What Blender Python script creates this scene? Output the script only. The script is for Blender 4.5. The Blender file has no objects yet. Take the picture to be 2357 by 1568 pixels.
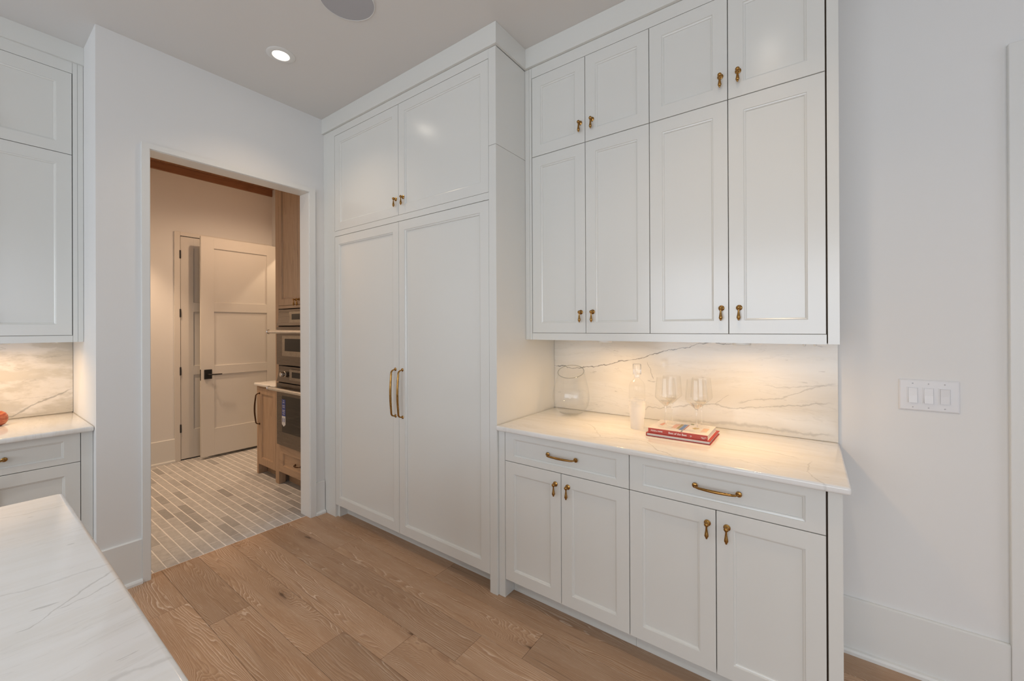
import bpy, bmesh, math, random
from mathutils import Vector, Matrix
random.seed(7)
sc = bpy.context.scene
COL = sc.collection

# ------------------------------------------------------------------ camera
F_PX, W_PX = 938.417, 2357.0
YAW, PIT, ROL = math.radians(36.071), math.radians(0.078), math.radians(-0.225)
fw = Vector((-math.sin(YAW)*math.cos(PIT), math.cos(YAW)*math.cos(PIT), math.sin(PIT)))
rt = Vector((math.cos(YAW), math.sin(YAW), 0)); up = rt.cross(fw)
r2 = rt*math.cos(ROL)+up*math.sin(ROL); u2 = -rt*math.sin(ROL)+up*math.cos(ROL)
cam = bpy.data.cameras.new('camera'); cam_o = bpy.data.objects.new('camera', cam); COL.objects.link(cam_o)
cam.sensor_width = 36.0; cam.lens = F_PX*36.0/W_PX; cam.shift_y = -30.473/W_PX; cam.clip_start = .02
M = Matrix((r2, u2, -fw)).transposed().to_4x4(); M.translation = (0, 0, 1.4347)
cam_o.matrix_world = M
sc.camera = cam_o

# ------------------------------------------------------------------ exposure, world, lights
sc.view_settings.view_transform = 'Standard'; sc.view_settings.look = 'None'
sc.view_settings.gamma = 1.0; sc.view_settings.use_curve_mapping = False
sc.view_settings.exposure = 0.0
sc.cycles.transparent_max_bounces = 48
world = bpy.data.worlds.new('sky'); sc.world = world; world.use_nodes = True
bg = world.node_tree.nodes['Background']; bg.inputs[0].default_value = (.62, .74, 1, 1); bg.inputs[1].default_value = 1.0

WARM = (1.0, .73, .48); WARMER = (1.0, .61, .26); AMBER = (1.0, .69, .45); NEUTRAL = (.95, .975, 1.0); COOL = (.90, .95, .985)
def area(name, loc, target, sx, sy, watts, col, spread=180):
    l = bpy.data.lights.new(name, 'AREA'); l.shape = 'RECTANGLE'; l.size = sx; l.size_y = sy
    l.energy = watts; l.color = col; l.spread = math.radians(spread)
    o = bpy.data.objects.new(name, l); COL.objects.link(o); o.location = loc
    o.rotation_euler = (Vector(target)-Vector(loc)).to_track_quat('-Z', 'Y').to_euler()
    return o
def spot(name, loc, watts, col, angle=110, blend=.6, radius=.045):
    l = bpy.data.lights.new(name, 'SPOT'); l.energy = watts; l.color = col; l.spot_size = math.radians(angle)
    l.spot_blend = blend; l.shadow_soft_size = radius
    o = bpy.data.objects.new(name, l); COL.objects.link(o); o.location = loc
    return o
def puck_lamp(name, loc, watts, col=WARMER, size=.05):
    l = bpy.data.lights.new(name, 'AREA'); l.shape = 'DISK'; l.size = size; l.energy = watts; l.color = col
    l.spread = math.radians(168)
    o = bpy.data.objects.new(name, l); COL.objects.link(o); o.location = loc
    return o
# daylight through the windows behind the camera
area('daylight_back', (-.15, -4.44, 1.55), (-.15, 0, 1.55), 5.0, 2.3, 109, COOL)
area('daylight_side', (4.14, -1.2, 1.55), (0, -1.2, 1.55), 4.4, 2.3, 28, COOL)
DOWN = [(-2.54, 1.156), (-.18, 1.19), (-2.54, -1.2), (-.18, -1.2), (2.15, 1.19), (2.15, -1.2)]
for i, (x, y) in enumerate(DOWN):
    spot('downlight_lamp', (x, y, 3.052), *(((15, 21, 0, 0, 21, 0)[i], WARM) if y > 0 else (56, NEUTRAL)), 122, .8)  # cool lamps on the island side are unseen, added to brighten its top
PUCKS = [(-.875, 2.045), (-.238, 2.03), (-3.52, .150)]
for x, y in PUCKS:
    puck_lamp('puck_lamp', (x, y, 1.353), 1.42)
spot('pantry_lamp', (-4.38, 1.97, 3.17), 46, AMBER, 150, .6)
spot('pantry_lamp', (-4.95, .85, 3.17), 125, AMBER, 70, .5)
spot('hall_lamp', (-4.95, 2.85, 2.87), 30, WARM, 150, .3, .03)

# ------------------------------------------------------------------ node helper
class G:
    def __init__(self, name):
        self.m = bpy.data.materials.new(name); self.m.use_nodes = True
        self.t = self.m.node_tree; self.t.nodes.clear()
        self.out = self.t.nodes.new('ShaderNodeOutputMaterial')
    def n(self, typ, ins=None, out=0, **props):
        nd = self.t.nodes.new('ShaderNode'+typ)
        for k, v in props.items(): setattr(nd, k, v)
        for k, v in (ins or {}).items():
            s = nd.inputs[k]
            if isinstance(v, bpy.types.NodeSocket): self.t.links.new(v, s)
            elif isinstance(v, (tuple, list)) and len(v) == 3 and s.type == 'RGBA': s.default_value = (*v, 1)
            else: s.default_value = v
        return nd.outputs[out]
    def math(self, op, a, b=0.0, c=0.0):
        return self.n('Math', {0: a, 1: b, 2: c}, operation=op)
    def mr(self, v, a, b, c=0.0, d=1.0, smooth=True):
        return self.n('MapRange', {'Value': v, 'From Min': a, 'From Max': b, 'To Min': c, 'To Max': d}, interpolation_type='SMOOTHSTEP' if smooth else 'LINEAR')
    def mix(self, f, a, b, blend='MIX'):
        nd = self.t.nodes.new('ShaderNodeMix'); nd.data_type = 'RGBA'; nd.blend_type = blend
        for k, v in ((0, f), (6, a), (7, b)):
            if isinstance(v, bpy.types.NodeSocket): self.t.links.new(v, nd.inputs[k])
            else: nd.inputs[k].default_value = (*v, 1) if isinstance(v, (tuple, list)) else v
        return nd.outputs[2]
    def noise(self, vec, scale, detail=3, rough=.5, dist=0.0, out=0):
        return self.n('TexNoise', {'Vector': vec, 'Scale': scale, 'Detail': detail, 'Roughness': rough, 'Distortion': dist}, out=out)
    def mapv(self, vec, scale=(1, 1, 1), loc=(0, 0, 0)):
        return self.n('Mapping', {'Vector': vec, 'Scale': scale, 'Location': loc})
    def pos(self): return self.n('NewGeometry', out=0)
    def obj(self): return self.n('TexCoord', out=3)
    def rand(self): return self.n('ObjectInfo', out=5)
    def bump(self, h, strength=.2, dist=.002):
        return self.n('Bump', {'Height': h, 'Strength': strength, 'Distance': dist})
    def bsdf(self, **kw):
        ins = {k.replace('_', ' '): v for k, v in kw.items()}
        return self.n('BsdfPrincipled', ins)
    def done(self, sh):
        self.t.links.new(sh, self.out.inputs[0]); return self.m

def paint(name, col, rough, tex=.03, spec=.5, bump=0.0, scale=220):
    g = G(name); p = g.obj()
    n = g.noise(p, 3.0, 2)
    c = g.mix(g.math('MULTIPLY', n, tex), col, tuple(v*.86 for v in col))
    kw = dict(Base_Color=c, Roughness=rough, Specular_IOR_Level=spec)
    if bump: kw['Normal'] = g.bump(g.noise(p, scale, 2), bump, .001)
    return g.done(g.bsdf(**kw))

M_WALL = paint('wall_paint', (.805, .80, .785), .75, .05, .3, .08)
M_CEIL = paint('ceiling_paint', (.76, .745, .72), .85, .05, .2, .06)
M_CAB = paint('cabinet_lacquer', (.765, .765, .728), .22, .03, .9, .015, 400)
M_TRIM = paint('trim_lacquer', (.79, .792, .768), .35, .03)
M_DOOR = paint('pantry_door_paint', (.74, .71, .66), .45, .03)
M_GAP = paint('cabinet_carcass_board', (.14, .095, .06), .8)
M_PLASTIC = paint('switch_plastic', (.78, .78, .79), .3, .01)
M_SCREW = paint('screw_paint', (.50, .50, .52), .5, .01)
M_SPEAKER = paint('speaker_mesh', (.46, .46, .48), .9, .02)
M_BLACK = paint('black_metal', (.012, .011, .011), .45, .02)
M_PAGES = paint('book_pages', (.80, .76, .68), .8)
M_WHITEINK = paint('white_ink', (.85, .83, .80), .6)
M_GROUT = paint('tile_grout', (.86, .83, .80), .9, .2)
M_SUB = paint('subfloor', (.17, .105, .06), .8)

def metal(name, col, rough, n=.15):
    g = G(name); p = g.obj()
    r = g.mr(g.noise(p, 60, 3), .3, .7, rough-.05, rough+n)
    c = g.mix(g.noise(p, 25, 2), col, tuple(v*.72 for v in col))
    return g.done(g.bsdf(Base_Color=c, Metallic=1.0, Roughness=r))
M_BRASS = metal('aged_brass', (.43, .235, .070), .20, .12)
g = G('stainless_steel'); p = g.obj()
br_ = g.noise(g.mapv(p, (3, 3, 260)), 1.0, 2)
M_STEEL = g.done(g.bsdf(Base_Color=(.17, .145, .125), Metallic=1.0, Roughness=g.mr(br_, .3, .7, .24, .36)))
M_BEZEL = metal('satin_bezel', (.40, .36, .31), .35)
M_CHROME = metal('polished_steel', (.75, .72, .68), .1, .04)
M_BRONZE = metal('dark_bronze', (.12, .06, .03), .35)

g = G('lamp_lens'); M_LENS = g.done(g.n('Emission', {'Color': (1, .90, .76), 'Strength': 14.0}))
g = G('puck_lens'); M_PUCK = g.done(g.n('Emission', {'Color': (1, .80, .58), 'Strength': 2.2}))
g = G('black_glass'); M_BGLASS = g.done(g.bsdf(Base_Color=(.010, .008, .007), Roughness=.06, Specular_IOR_Level=.2))
g = G('oven_window_glass'); p = g.obj()
M_OGLASS = g.done(g.bsdf(Base_Color=g.mix(g.mr(g.noise(g.mapv(p, (1, 1, 40)), 1, 2), .4, .7), (.018, .014, .011), (.04, .031, .024)), Roughness=.1, Specular_IOR_Level=.25))
def flat(name, col, rough=.5):
    return paint(name, col, rough, .02)
M_RED = flat('book_spine_red', (.50, .065, .045), .35)
M_RED2 = flat('book_cloth_red', (.47, .04, .03), .45)

# clear thin glass: see-through walls with a Fresnel reflection
def clear_glass(name, tint=(.992, .99, .985), frost_z=None, refl=.022, edge=(.93, .935, .925)):
    g = G(name)
    lw = g.n('LayerWeight', {'Blend': .5}, out=1)
    f5 = g.math('POWER', lw, 3.6)
    fr = g.math('ADD', g.math('MULTIPLY', f5, .30), refl)
    tr = g.n('BsdfTransparent', {'Color': g.mix(f5, tint, edge)})
    gl = g.n('BsdfGlossy', {'Color': (1, 1, 1), 'Roughness': .03})
    sh = g.n('MixShader', {0: fr, 1: tr, 2: gl})
    if frost_z is not None:
        z = g.n('SeparateXYZ', {0: g.obj()}, out=2)
        f = g.mr(z, frost_z-.03, frost_z+.035, .80, 0.0)
        tl = g.n('BsdfTranslucent', {'Color': (1, .99, .98)})
        df = g.n('BsdfDiffuse', {'Color': (.97, .96, .95)})
        fs = g.n('MixShader', {0: .62, 1: df, 2: tl})
        sh = g.n('MixShader', {0: f, 1: sh, 2: fs})
    return g.done(sh)
M_GLASS = clear_glass('clear_glass')
M_THICK = clear_glass('thick_glass', (.97, .97, .96), refl=.16, edge=(.80, .80, .79))
M_SPARK = clear_glass('bright_glass', (.99, .99, .985), refl=.24, edge=(.95, .95, .94))
M_RIM = clear_glass('glass_rim', (.80, .80, .78), refl=.16, edge=(.45, .45, .44))
M_FROST = clear_glass('frosted_glass', frost_z=.135)
g = G('solid_glass'); M_SOLID = g.done(g.bsdf(Base_Color=(1, 1, 1), Roughness=.01, Transmission_Weight=1.0, IOR=1.45))
g = G('window_glass'); M_PANE = g.done(g.bsdf(Base_Color=(1, 1, 1), Roughness=0.0, Transmission_Weight=1.0, IOR=1.45))

# oak floor: limed rings round knots and cathedral figure, new for every board
def wood_floor(name):
    g = G(name); p = g.obj(); r = g.rand()
    off = g.n('CombineXYZ', {0: g.math('MULTIPLY', r, 37.0), 1: g.math('MULTIPLY', r, 91.0), 2: g.math('MULTIPLY', r, 13.0)})
    v = g.n('VectorMath', {0: p, 1: off}, operation='ADD')
    y = g.n('SeparateXYZ', {0: p}, out=1)
    warp = g.noise(g.mapv(v, (.62, 4.6, 1)), 1.0, 3, .5)
    base = g.math('MULTIPLY', warp, 38.0)
    kv = g.n('VectorMath', {0: g.mapv(v, (1.05, 3.4, 0)), 1: g.n('VectorMath', {0: g.noise(g.mapv(v, (7, 18, 1)), 1.0, 2, out=1), 3: .16}, operation='SCALE')}, operation='ADD')
    vn = g.t.nodes.new('ShaderNodeTexVoronoi'); vn.voronoi_dimensions = '2D'; g.t.links.new(kv, vn.inputs['Vector']); vn.inputs['Scale'].default_value = 1.0
    gate = g.math('GREATER_THAN', g.n('SeparateColor', {0: vn.outputs['Color']}), .42)
    vor = g.math('ADD', vn.outputs['Distance'], g.math('MULTIPLY', g.math('SUBTRACT', 1.0, gate), 9.0))
    knot = g.math('MULTIPLY', g.mr(vor, 0.0, .40, 1.0, 0.0), 13.0)
    h = g.math('ADD', g.math('ADD', base, knot), g.math('MULTIPLY', y, 132.0))
    h = g.math('ADD', h, g.math('MULTIPLY', g.noise(g.mapv(v, (10, 60, 1)), 1, 3), .9))
    fr = g.math('FRACT', h)
    ring = g.mr(g.math('ABSOLUTE', g.math('SUBTRACT', fr, .5)), .35, .475)
    fine = g.noise(g.mapv(v, (7, 420, 1)), 1.0, 3, .7)
    pores = g.mr(fine, .54, .66)
    tone = g.noise(g.mapv(v, (1.2, 7, 1)), 1.0, 3)
    soft = g.mr(g.noise(g.mapv(v, (1.6, 11, 1), (5, 3, 0)), 1.0, 3), .36, .64)
    c = g.mix(tone, (.37, .215, .118), (.65, .43, .275))
    c = g.mix(g.math('MULTIPLY', g.mr(fr, .0, 1.0), .55), c, (.31, .165, .088))
    lime = g.math('MULTIPLY', ring, g.math('MULTIPLY', soft, .74))
    lime = g.math('MAXIMUM', lime, g.math('MULTIPLY', pores, .42))
    c = g.mix(lime, c, (.76, .60, .46))
    dark = g.mr(g.noise(g.mapv(v, (1.4, 60, 1), (2, 9, 4)), 1.0, 3, .6), .64, .74)
    c = g.mix(g.math('MULTIPLY', dark, .45), c, (.17, .10, .062))
    core = g.mr(vor, .012, .055, 1.0, 0.0)
    c = g.mix(g.math('MULTIPLY', core, .85), c, (.055, .03, .018))
    halo = g.mr(vor, .05, .20, 1.0, 0.0)
    c = g.mix(g.math('MULTIPLY', halo, .28), c, (.23, .115, .055))
    br = g.mr(g.math('FRACT', g.math('MULTIPLY', r, 17.3)), 0, 1, .84, 1.12, False)
    c = g.n('VectorMath', {0: c, 3: br}, operation='SCALE')
    return g.done(g.bsdf(Base_Color=c, Roughness=g.mr(fine, .3, .7, .40, .56), Specular_IOR_Level=.4,
                         Normal=g.bump(g.math('ADD', g.math('MULTIPLY', ring, -.6), fine), .12, .0008)))
M_FLOOR = wood_floor('limed_oak_floor')

def oak(name, axis='z', c0=(.40, .265, .17), c1=(.57, .41, .285)):
    g = G(name); p = g.obj(); r = g.rand()
    off = g.n('CombineXYZ', {0: g.math('MULTIPLY', r, 11.0), 1: g.math('MULTIPLY', r, 5.0), 2: g.math('MULTIPLY', r, 23.0)})
    v = g.n('VectorMath', {0: p, 1: off}, operation='ADD')
    s = {'z': (1, 1, .10), 'x': (.10, 1, 1), 'y': (1, .10, 1)}[axis]
    grain = g.noise(g.mapv(v, tuple(k*70 for k in s)), 1.0, 4, .65)
    fig = g.math('FRACT', g.math('MULTIPLY', g.noise(g.mapv(v, tuple(k*6 for k in s)), 1.0, 2), 9.0))
    c = g.mix(grain, c0, c1)
    c = g.mix(g.math('MULTIPLY', g.mr(fig, .6, 1.0), .22), c, tuple(k*.55 for k in c0))
    return g.done(g.bsdf(Base_Color=c, Roughness=.5, Specular_IOR_Level=.35, Normal=g.bump(grain, .1, .0006)))
M_OAK = oak('white_oak_upright', 'z'); M_OAKX = oak('white_oak_level', 'x')
M_BEAM = oak('brown_oak_beam', 'y', (.25, .115, .06), (.38, .195, .11)); M_BEAMX = oak('brown_oak_ceiling', 'x', (.30, .15, .08), (.42, .23, .135))

def tile_mat(name):
    g = G(name); p = g.obj(); r = g.rand()
    off = g.n('CombineXYZ', {0: g.math('MULTIPLY', r, 57.0), 1: g.math('MULTIPLY', r, 31.0), 2: 0.0})
    v = g.n('VectorMath', {0: p, 1: off}, operation='ADD')
    n1 = g.noise(v, 22, 5, .68); n2 = g.noise(g.mapv(v, (1, 1.6, 1)), 45, 4, .7)
    c = g.mix(n1, (.33, .32, .315), (.70, .685, .665))
    c = g.mix(g.mr(n2, .58, .75, 0, .5), c, (.76, .73, .69))
    c = g.mix(g.mr(g.noise(g.mapv(v, (1, 1, 1), (7, 1, 3)), 9, 4, .6), .62, .78, 0, .7), c, (.24, .22, .205))
    br = g.mr(g.math('FRACT', g.math('MULTIPLY', r, 9.7)), 0, 1, 0, 1, False)
    c = g.mix(g.mr(br, .62, 1.0, 0, .50), c, (.21, .20, .197))
    return g.done(g.bsdf(Base_Color=c, Roughness=.62, Normal=g.bump(n2, .25, .002)))
M_TILE = tile_mat('tumbled_stone_tile')

# quartzite slab with individual drawn veins; each vein: (u axis, v axis, points, half width, strength)
def marble(name, veins, grain_dir, white=(.86, .85, .825), vein_col=(.20, .19, .165), warm=(.68, .63, .54), rough=.12, streak=.5, patch=None):
    g = G(name); p = g.pos()
    xyz = g.t.nodes.new('ShaderNodeSeparateXYZ'); g.t.links.new(p, xyz.inputs[0])
    ax = {'x': xyz.outputs[0], 'y': xyz.outputs[1], 'z': xyz.outputs[2]}
    wob = g.noise(p, 2.2, 3, .5, out=1)
    pv = g.n('VectorMath', {0: p, 1: g.n('VectorMath', {0: wob, 3: .12}, operation='SCALE')}, operation='ADD')
    n1 = g.noise(g.mapv(pv, grain_dir), 1.0, 5, .6)
    n2 = g.noise(g.mapv(pv, tuple(k*2.6 for k in grain_dir), (3, 5, 1)), 1.0, 4, .6)
    c = g.mix(g.mr(n1, .38, .72, 0, streak), white, warm)
    c = g.mix(g.mr(n2, .62, .74, 0, .35*streak), c, tuple(k*.72 for k in warm))
    if patch: c = g.mix(g.mr(g.noise(g.mapv(pv, patch, (1, 7, 3)), 1, 5, .62), .46, .60, 0, .75), c, (.88, .84, .79))
    hair = g.math('ABSOLUTE', g.math('SUBTRACT', g.noise(g.mapv(pv, tuple(k*.55 for k in grain_dir), (9, 2, 4)), 1.0, 6, .6), .5))
    c = g.mix(g.mr(hair, 0, .010, .30*streak, 0), c, tuple(k*.5 for k in warm))
    spk = g.mr(g.noise(g.mapv(pv, tuple(min(k*6, 70) for k in grain_dir)), 1.0, 2, .5), .715, .77, 0, .32)
    c = g.mix(spk, c, vein_col)
    jit = g.math('MULTIPLY', g.math('SUBTRACT', g.noise(p, 24, 4, .55), .5), .032)
    wid = g.mr(g.noise(p, 16, 3), .3, .7, .55, 1.5)
    for ua, va, pts, hw, st in veins:
        if pts[0][0] > pts[-1][0]: pts = pts[::-1]
        u0, u1 = pts[0][0], pts[-1][0]; vs = [q[1] for q in pts]; v0, v1 = min(vs)-.02, max(vs)+.02
        nd = g.t.nodes.new('ShaderNodeFloatCurve'); nd.mapping.use_clip = False
        cu = nd.mapping.curves[0]
        q = [((a-u0)/(u1-u0), (b-v0)/(v1-v0)) for a, b in pts]
        cu.points[0].location = q[0]; cu.points[-1].location = q[-1]
        for a in q[1:-1]: cu.points.new(*a)
        nd.mapping.update()
        g.t.links.new(g.mr(ax[ua], u0, u1, 0, 1, False), nd.inputs['Value'])
        vc = g.mr(nd.outputs[0], 0, 1, v0, v1, False)
        d = g.math('ABSOLUTE', g.math('SUBTRACT', g.math('ADD', ax[va], jit), vc))
        f = g.mr(d, 0.0, g.math('MULTIPLY', wid, hw), 1.0, 0.0)
        e = (u1-u0)*.08
        f = g.math('MULTIPLY', f, g.math('MULTIPLY', g.mr(ax[ua], u0-.002, u0+e), g.mr(ax[ua], u1-e, u1+.002, 1, 0)))
        c = g.mix(g.math('MULTIPLY', f, st), c, vein_col)
    return g.done(g.bsdf(Base_Color=c, Roughness=rough, Specular_IOR_Level=.5, Coat_Weight=.15, Coat_Roughness=.06))

V_SPLASH = [
 ('x', 'z', [(-1.50, 1.19), (-1.345, 1.187), (-1.271, 1.185), (-1.252, 1.178), (-1.14, 1.186), (-1.042, 1.201), (-.96, 1.215), (-.944, 1.226), (-.842, 1.243), (-.761, 1.263), (-.712, 1.284), (-.653, 1.299), (-.562, 1.316), (-.497, 1.338), (-.461, 1.35), (-.392, 1.351), (-.246, 1.345)], .0036, .92),
 ('x', 'z', [(-.9, .922), (-.88, .93), (-.852, .926), (-.751, .97), (-.739, .989), (-.713, .982), (-.648, .988), (-.557, 1.007), (-.449, 1.025), (-.397, 1.032), (-.327, 1.023), (-.263, 1.031), (-.084, 1.061), (.105, 1.091)], .0045, .36),
 ('x', 'z', [(-.62, .925), (-.428, .937), (-.344, .943), (-.248, .947), (-.157, .945), (-.057, .939), (.025, .94), (.104, .945)], .011, .28),
 ('x', 'z', [(-.397, 1.032), (-.367, 1.06), (-.33, 1.09)], .004, .35),
 ('x', 'z', [(-.298, 1.05), (-.201, 1.078), (-.113, 1.092), (-.028, 1.131), (.065, 1.172)], .005, .30),
 ('x', 'z', [(-.186, 1.147), (-.112, 1.147), (-.028, 1.153), (.10, 1.178)], .005, .25),
 ('z', 'x', [(1.14, -.711), (1.169, -.72), (1.21, -.735), (1.238, -.746)], .003, .6)]
V_COUNTER = [
 ('y', 'x', [(1.80, -.785), (1.862, -.836), (1.976, -.918), (2.03, -.985)], 0.0048, 0.30),
 ('x', 'y', [(-.86, 1.772), (-.783, 1.805), (-.721, 1.84), (-.626, 1.86), (-.578, 1.832), (-.52, 1.76), (-.464, 1.729), (-.44, 1.66)], 0.0048, 0.41),
 ('x', 'y', [(-.339, 2.032), (-.274, 2.024), (-.183, 2.01), (-.097, 1.991), (-.03, 1.96)], 0.0048, 0.27),
 ('x', 'y', [(-.24, 1.812), (-.163, 1.785), (-.14, 1.763), (-.10, 1.72)], 0.0040, 0.30),
 ('x', 'y', [(-.158, 1.788), (-.113, 1.802), (-.03, 1.85)], 0.0040, 0.21),
 ('y', 'x', [(1.69, .05), (1.727, .025), (1.792, -.001), (1.839, -.004), (1.96, .004)], 0.0040, 0.30),
 ('x', 'y', [(-.16, 2.303), (-.021, 2.288), (.115, 2.25)], 0.0056, 0.32)]
V_ISLAND = [
 ('y', 'x', [(-.6, -1.84), (.0, -1.80), (.077, -1.801), (.149, -1.785), (.24, -1.80)], 0.0045, 0.20),
 ('y', 'x', [(-.4, -1.36), (.054, -1.28), (.114, -1.262), (.142, -1.262), (.24, -1.261)], 0.0060, 0.19),
 ('y', 'x', [(.06, -1.10), (.082, -1.103), (.101, -1.125), (.134, -1.156), (.161, -1.182), (.205, -1.215)], 0.0041, 0.34),
 ('y', 'x', [(.115, -1.132), (.149, -1.137), (.17, -1.148), (.22, -1.18)], 0.0037, 0.31),
 ('y', 'x', [(-.1, -.86), (.141, -.833), (.164, -.833), (.22, -.815)], 0.0060, 0.19)]
V_LEFT = [
 ('y', 'z', [(-.2, .86), (.06, .90), (.183, .921), (.231, .944), (.277, .978), (.332, 1.006), (.394, 1.035), (.46, 1.068)], .008, .55)]
M_SPLASH = marble('quartzite_splash', V_SPLASH, (2.2, 1, 16), streak=.42, white=(.79, .765, .71))
M_COUNTER = marble('quartzite_counter', V_COUNTER, (2.4, 15, 1), streak=.40)
M_ISLAND = marble('quartzite_island', V_ISLAND, (22, 2.6, 1), streak=.36, white=(.86, .87, .875), warm=(.74, .725, .68))
M_LSPLASH = marble('quartzite_cloudy', V_LEFT, (1, 2.6, 11), streak=.85, patch=(1, 3.4, 8.5), white=(.64, .60, .53))

# ------------------------------------------------------------------ mesh helpers
def newbm(): return bmesh.new()
def tag(o, label=None, cat=None, group=None, kind=None):
    for k, v in (('label', label), ('category', cat), ('group', group), ('kind', kind)):
        if v: o[k] = v
    return o
def thing(name, loc, label, cat, group=None, kind=None):
    o = bpy.data.objects.new(name, None); COL.objects.link(o); o.location = loc; o.empty_display_size = .05
    return tag(o, label, cat, group, kind)
def base(o):
    v = Vector((0, 0, 0))
    while o is not None: v = v+o.location; o = o.parent
    return v
def obj(name, bm, mat, parent=None, origin=None, smooth=False, recalc=True):
    """link the world-space bmesh as one object; its origin is given or its parent's"""
    if recalc: bmesh.ops.recalc_face_normals(bm, faces=bm.faces)
    pb = base(parent) if parent is not None else Vector((0, 0, 0))
    org = Vector(origin) if origin is not None else pb
    bmesh.ops.translate(bm, verts=bm.verts, vec=-org)
    me = bpy.data.meshes.new(name); bm.to_mesh(me); bm.free()
    for m in (mat if isinstance(mat, (list, tuple)) else [mat]): me.materials.append(m)
    if smooth:
        for pl in me.polygons: pl.use_smooth = True
        try: me.set_sharp_from_angle(angle=math.radians(40))
        except Exception: pass
    o = bpy.data.objects.new(name, me); COL.objects.link(o)
    if parent is not None: o.parent = parent
    o.location = org-pb
    return o
def box(bm, x0, x1, y0, y1, z0, z1, bev=0.0, seg=1):
    r = bmesh.ops.create_cube(bm, size=1.0)
    vs = r['verts']
    for v in vs:
        v.co = Vector(((x0+x1)/2+v.co.x*(x1-x0), (y0+y1)/2+v.co.y*(y1-y0), (z0+z1)/2+v.co.z*(z1-z0)))
    if bev:
        es = list({e for v in vs for e in v.link_edges})
        bmesh.ops.bevel(bm, geom=es, offset=bev, segments=seg, affect='EDGES', profile=.5)
    return bm
def B(*a, **k): return box(newbm(), *a, **k)
def prism(poly, axis, a0, a1, bm=None):
    bm = bm or newbm()
    def P(u, v, a): return {'x': (a, u, v), 'y': (u, a, v), 'z': (u, v, a)}[axis]
    A = [bm.verts.new(P(u, v, a0)) for u, v in poly]; Bv = [bm.verts.new(P(u, v, a1)) for u, v in poly]
    n = len(poly)
    bm.faces.new(A); bm.faces.new(Bv[::-1])
    for i in range(n): bm.faces.new((A[i], Bv[i], Bv[(i+1) % n], A[(i+1) % n]))
    return bm
def lathe(prof, c=(0, 0, 0), axis='z', seg=24, bm=None, closed=False):
    bm = bm or newbm(); c = Vector(c); rings = []
    def P(r, h, t):
        a, b = r*math.cos(t), r*math.sin(t)
        return c+Vector({'z': (a, b, h), 'y': (a, h, b), 'x': (h, a, b)}[axis])
    for r, h in prof:
        if r < 1e-6: rings.append([bm.verts.new(P(0, h, 0))])
        else: rings.append([bm.verts.new(P(r, h, 2*math.pi*i/seg)) for i in range(seg)])
    pairs = list(zip(rings, rings[1:]))
    if closed: pairs.append((rings[-1], rings[0]))
    for A, C in pairs:
        for i in range(seg):
            j = (i+1) % seg
            if len(A) == 1 and len(C) == 1: continue
            if len(A) == 1: bm.faces.new((A[0], C[i], C[j]))
            elif len(C) == 1: bm.faces.new((A[i], A[j], C[0]))
            else: bm.faces.new((A[i], A[j], C[j], C[i]))
    return bm
def tube(pts, rad, seg=12, bm=None):
    bm = bm or newbm(); pts = [Vector(p) for p in pts]; n = len(pts)
    t0 = (pts[1]-pts[0]).normalized(); ref = Vector((0, 0, 1)) if abs(t0.z) < .9 else Vector((1, 0, 0))
    nrm = t0.cross(ref).normalized(); rings = []
    for i, p in enumerate(pts):
        t = ((pts[min(i+1, n-1)]-pts[max(i-1, 0)])).normalized()
        nrm = (nrm-t*nrm.dot(t)).normalized(); b = t.cross(nrm)
        r = rad[i] if isinstance(rad, (list, tuple)) else rad
        rings.append([bm.verts.new(p+nrm*r*math.cos(2*math.pi*k/seg)+b*r*math.sin(2*math.pi*k/seg)) for k in range(seg)])
    for A, C in zip(rings, rings[1:]):
        for k in range(seg): bm.faces.new((A[k], A[(k+1) % seg], C[(k+1) % seg], C[k]))
    bm.faces.new(rings[0][::-1]); bm.faces.new(rings[-1])
    return bm

# facing maps: (u along the front, depth into the cabinet, z) -> world
def face_y(y0): return lambda u, d, z: (u, y0+d, z)          # front looks to -Y
def face_x(x0): return lambda u, d, z: (x0-d, u, z)          # front looks to +X
def shaker(fm, u0, u1, z0, z1, pu0, pu1, pz0, pz1, t=.020, depth=.0095, bead=.008):
    """a frame of stiles and rails with a beaded inner edge (one closed ring) and its flat panel"""
    def rect(a0, a1, b0, b1, d): return [(a0, d, b0), (a1, d, b0), (a1, d, b1), (a0, d, b1)]
    e = .0012
    L = [rect(u0, u1, z0, z1, t), rect(u0, u1, z0, z1, e), rect(u0+e, u1-e, z0+e, z1-e, 0), rect(pu0, pu1, pz0, pz1, 0)]
    for i, d in ((.0015, .0035), (bead*.55, .0042), (bead, .0062), (bead+.0012, depth), (bead+.0012, t)):
        L.append(rect(pu0+i, pu1-i, pz0+i, pz1-i, d))
    bm = newbm(); R = [[bm.verts.new(fm(*q)) for q in l] for l in L]
    for A, C in zip(R, R[1:]+R[:1]):
        for k in range(4): bm.faces.new((A[k], A[(k+1) % 4], C[(k+1) % 4], C[k]))
    i = bead+.0012; pb = newbm()
    A = [pb.verts.new(fm(*q)) for q in rect(pu0+i, pu1-i, pz0+i, pz1-i, depth)]
    C = [pb.verts.new(fm(*q)) for q in rect(pu0+i, pu1-i, pz0+i, pz1-i, depth+.006)]
    pb.faces.new(A); pb.faces.new(C[::-1])
    for k in range(4): pb.faces.new((A[k], A[(k+1) % 4], C[(k+1) % 4], C[k]))
    return bm, pb
def door(parent, name, fm, u0, u1, z0, z1, pu0, pu1, pz0, pz1, mat=None, t=.020, depth=.0095, bead=.008):
    mat = mat or M_CAB
    a, b = shaker(fm, u0, u1, z0, z1, pu0, pu1, pz0, pz1, t, depth, bead)
    d = obj(name, a, mat, parent)
    obj('panel', b, mat, d)
    return d
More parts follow.
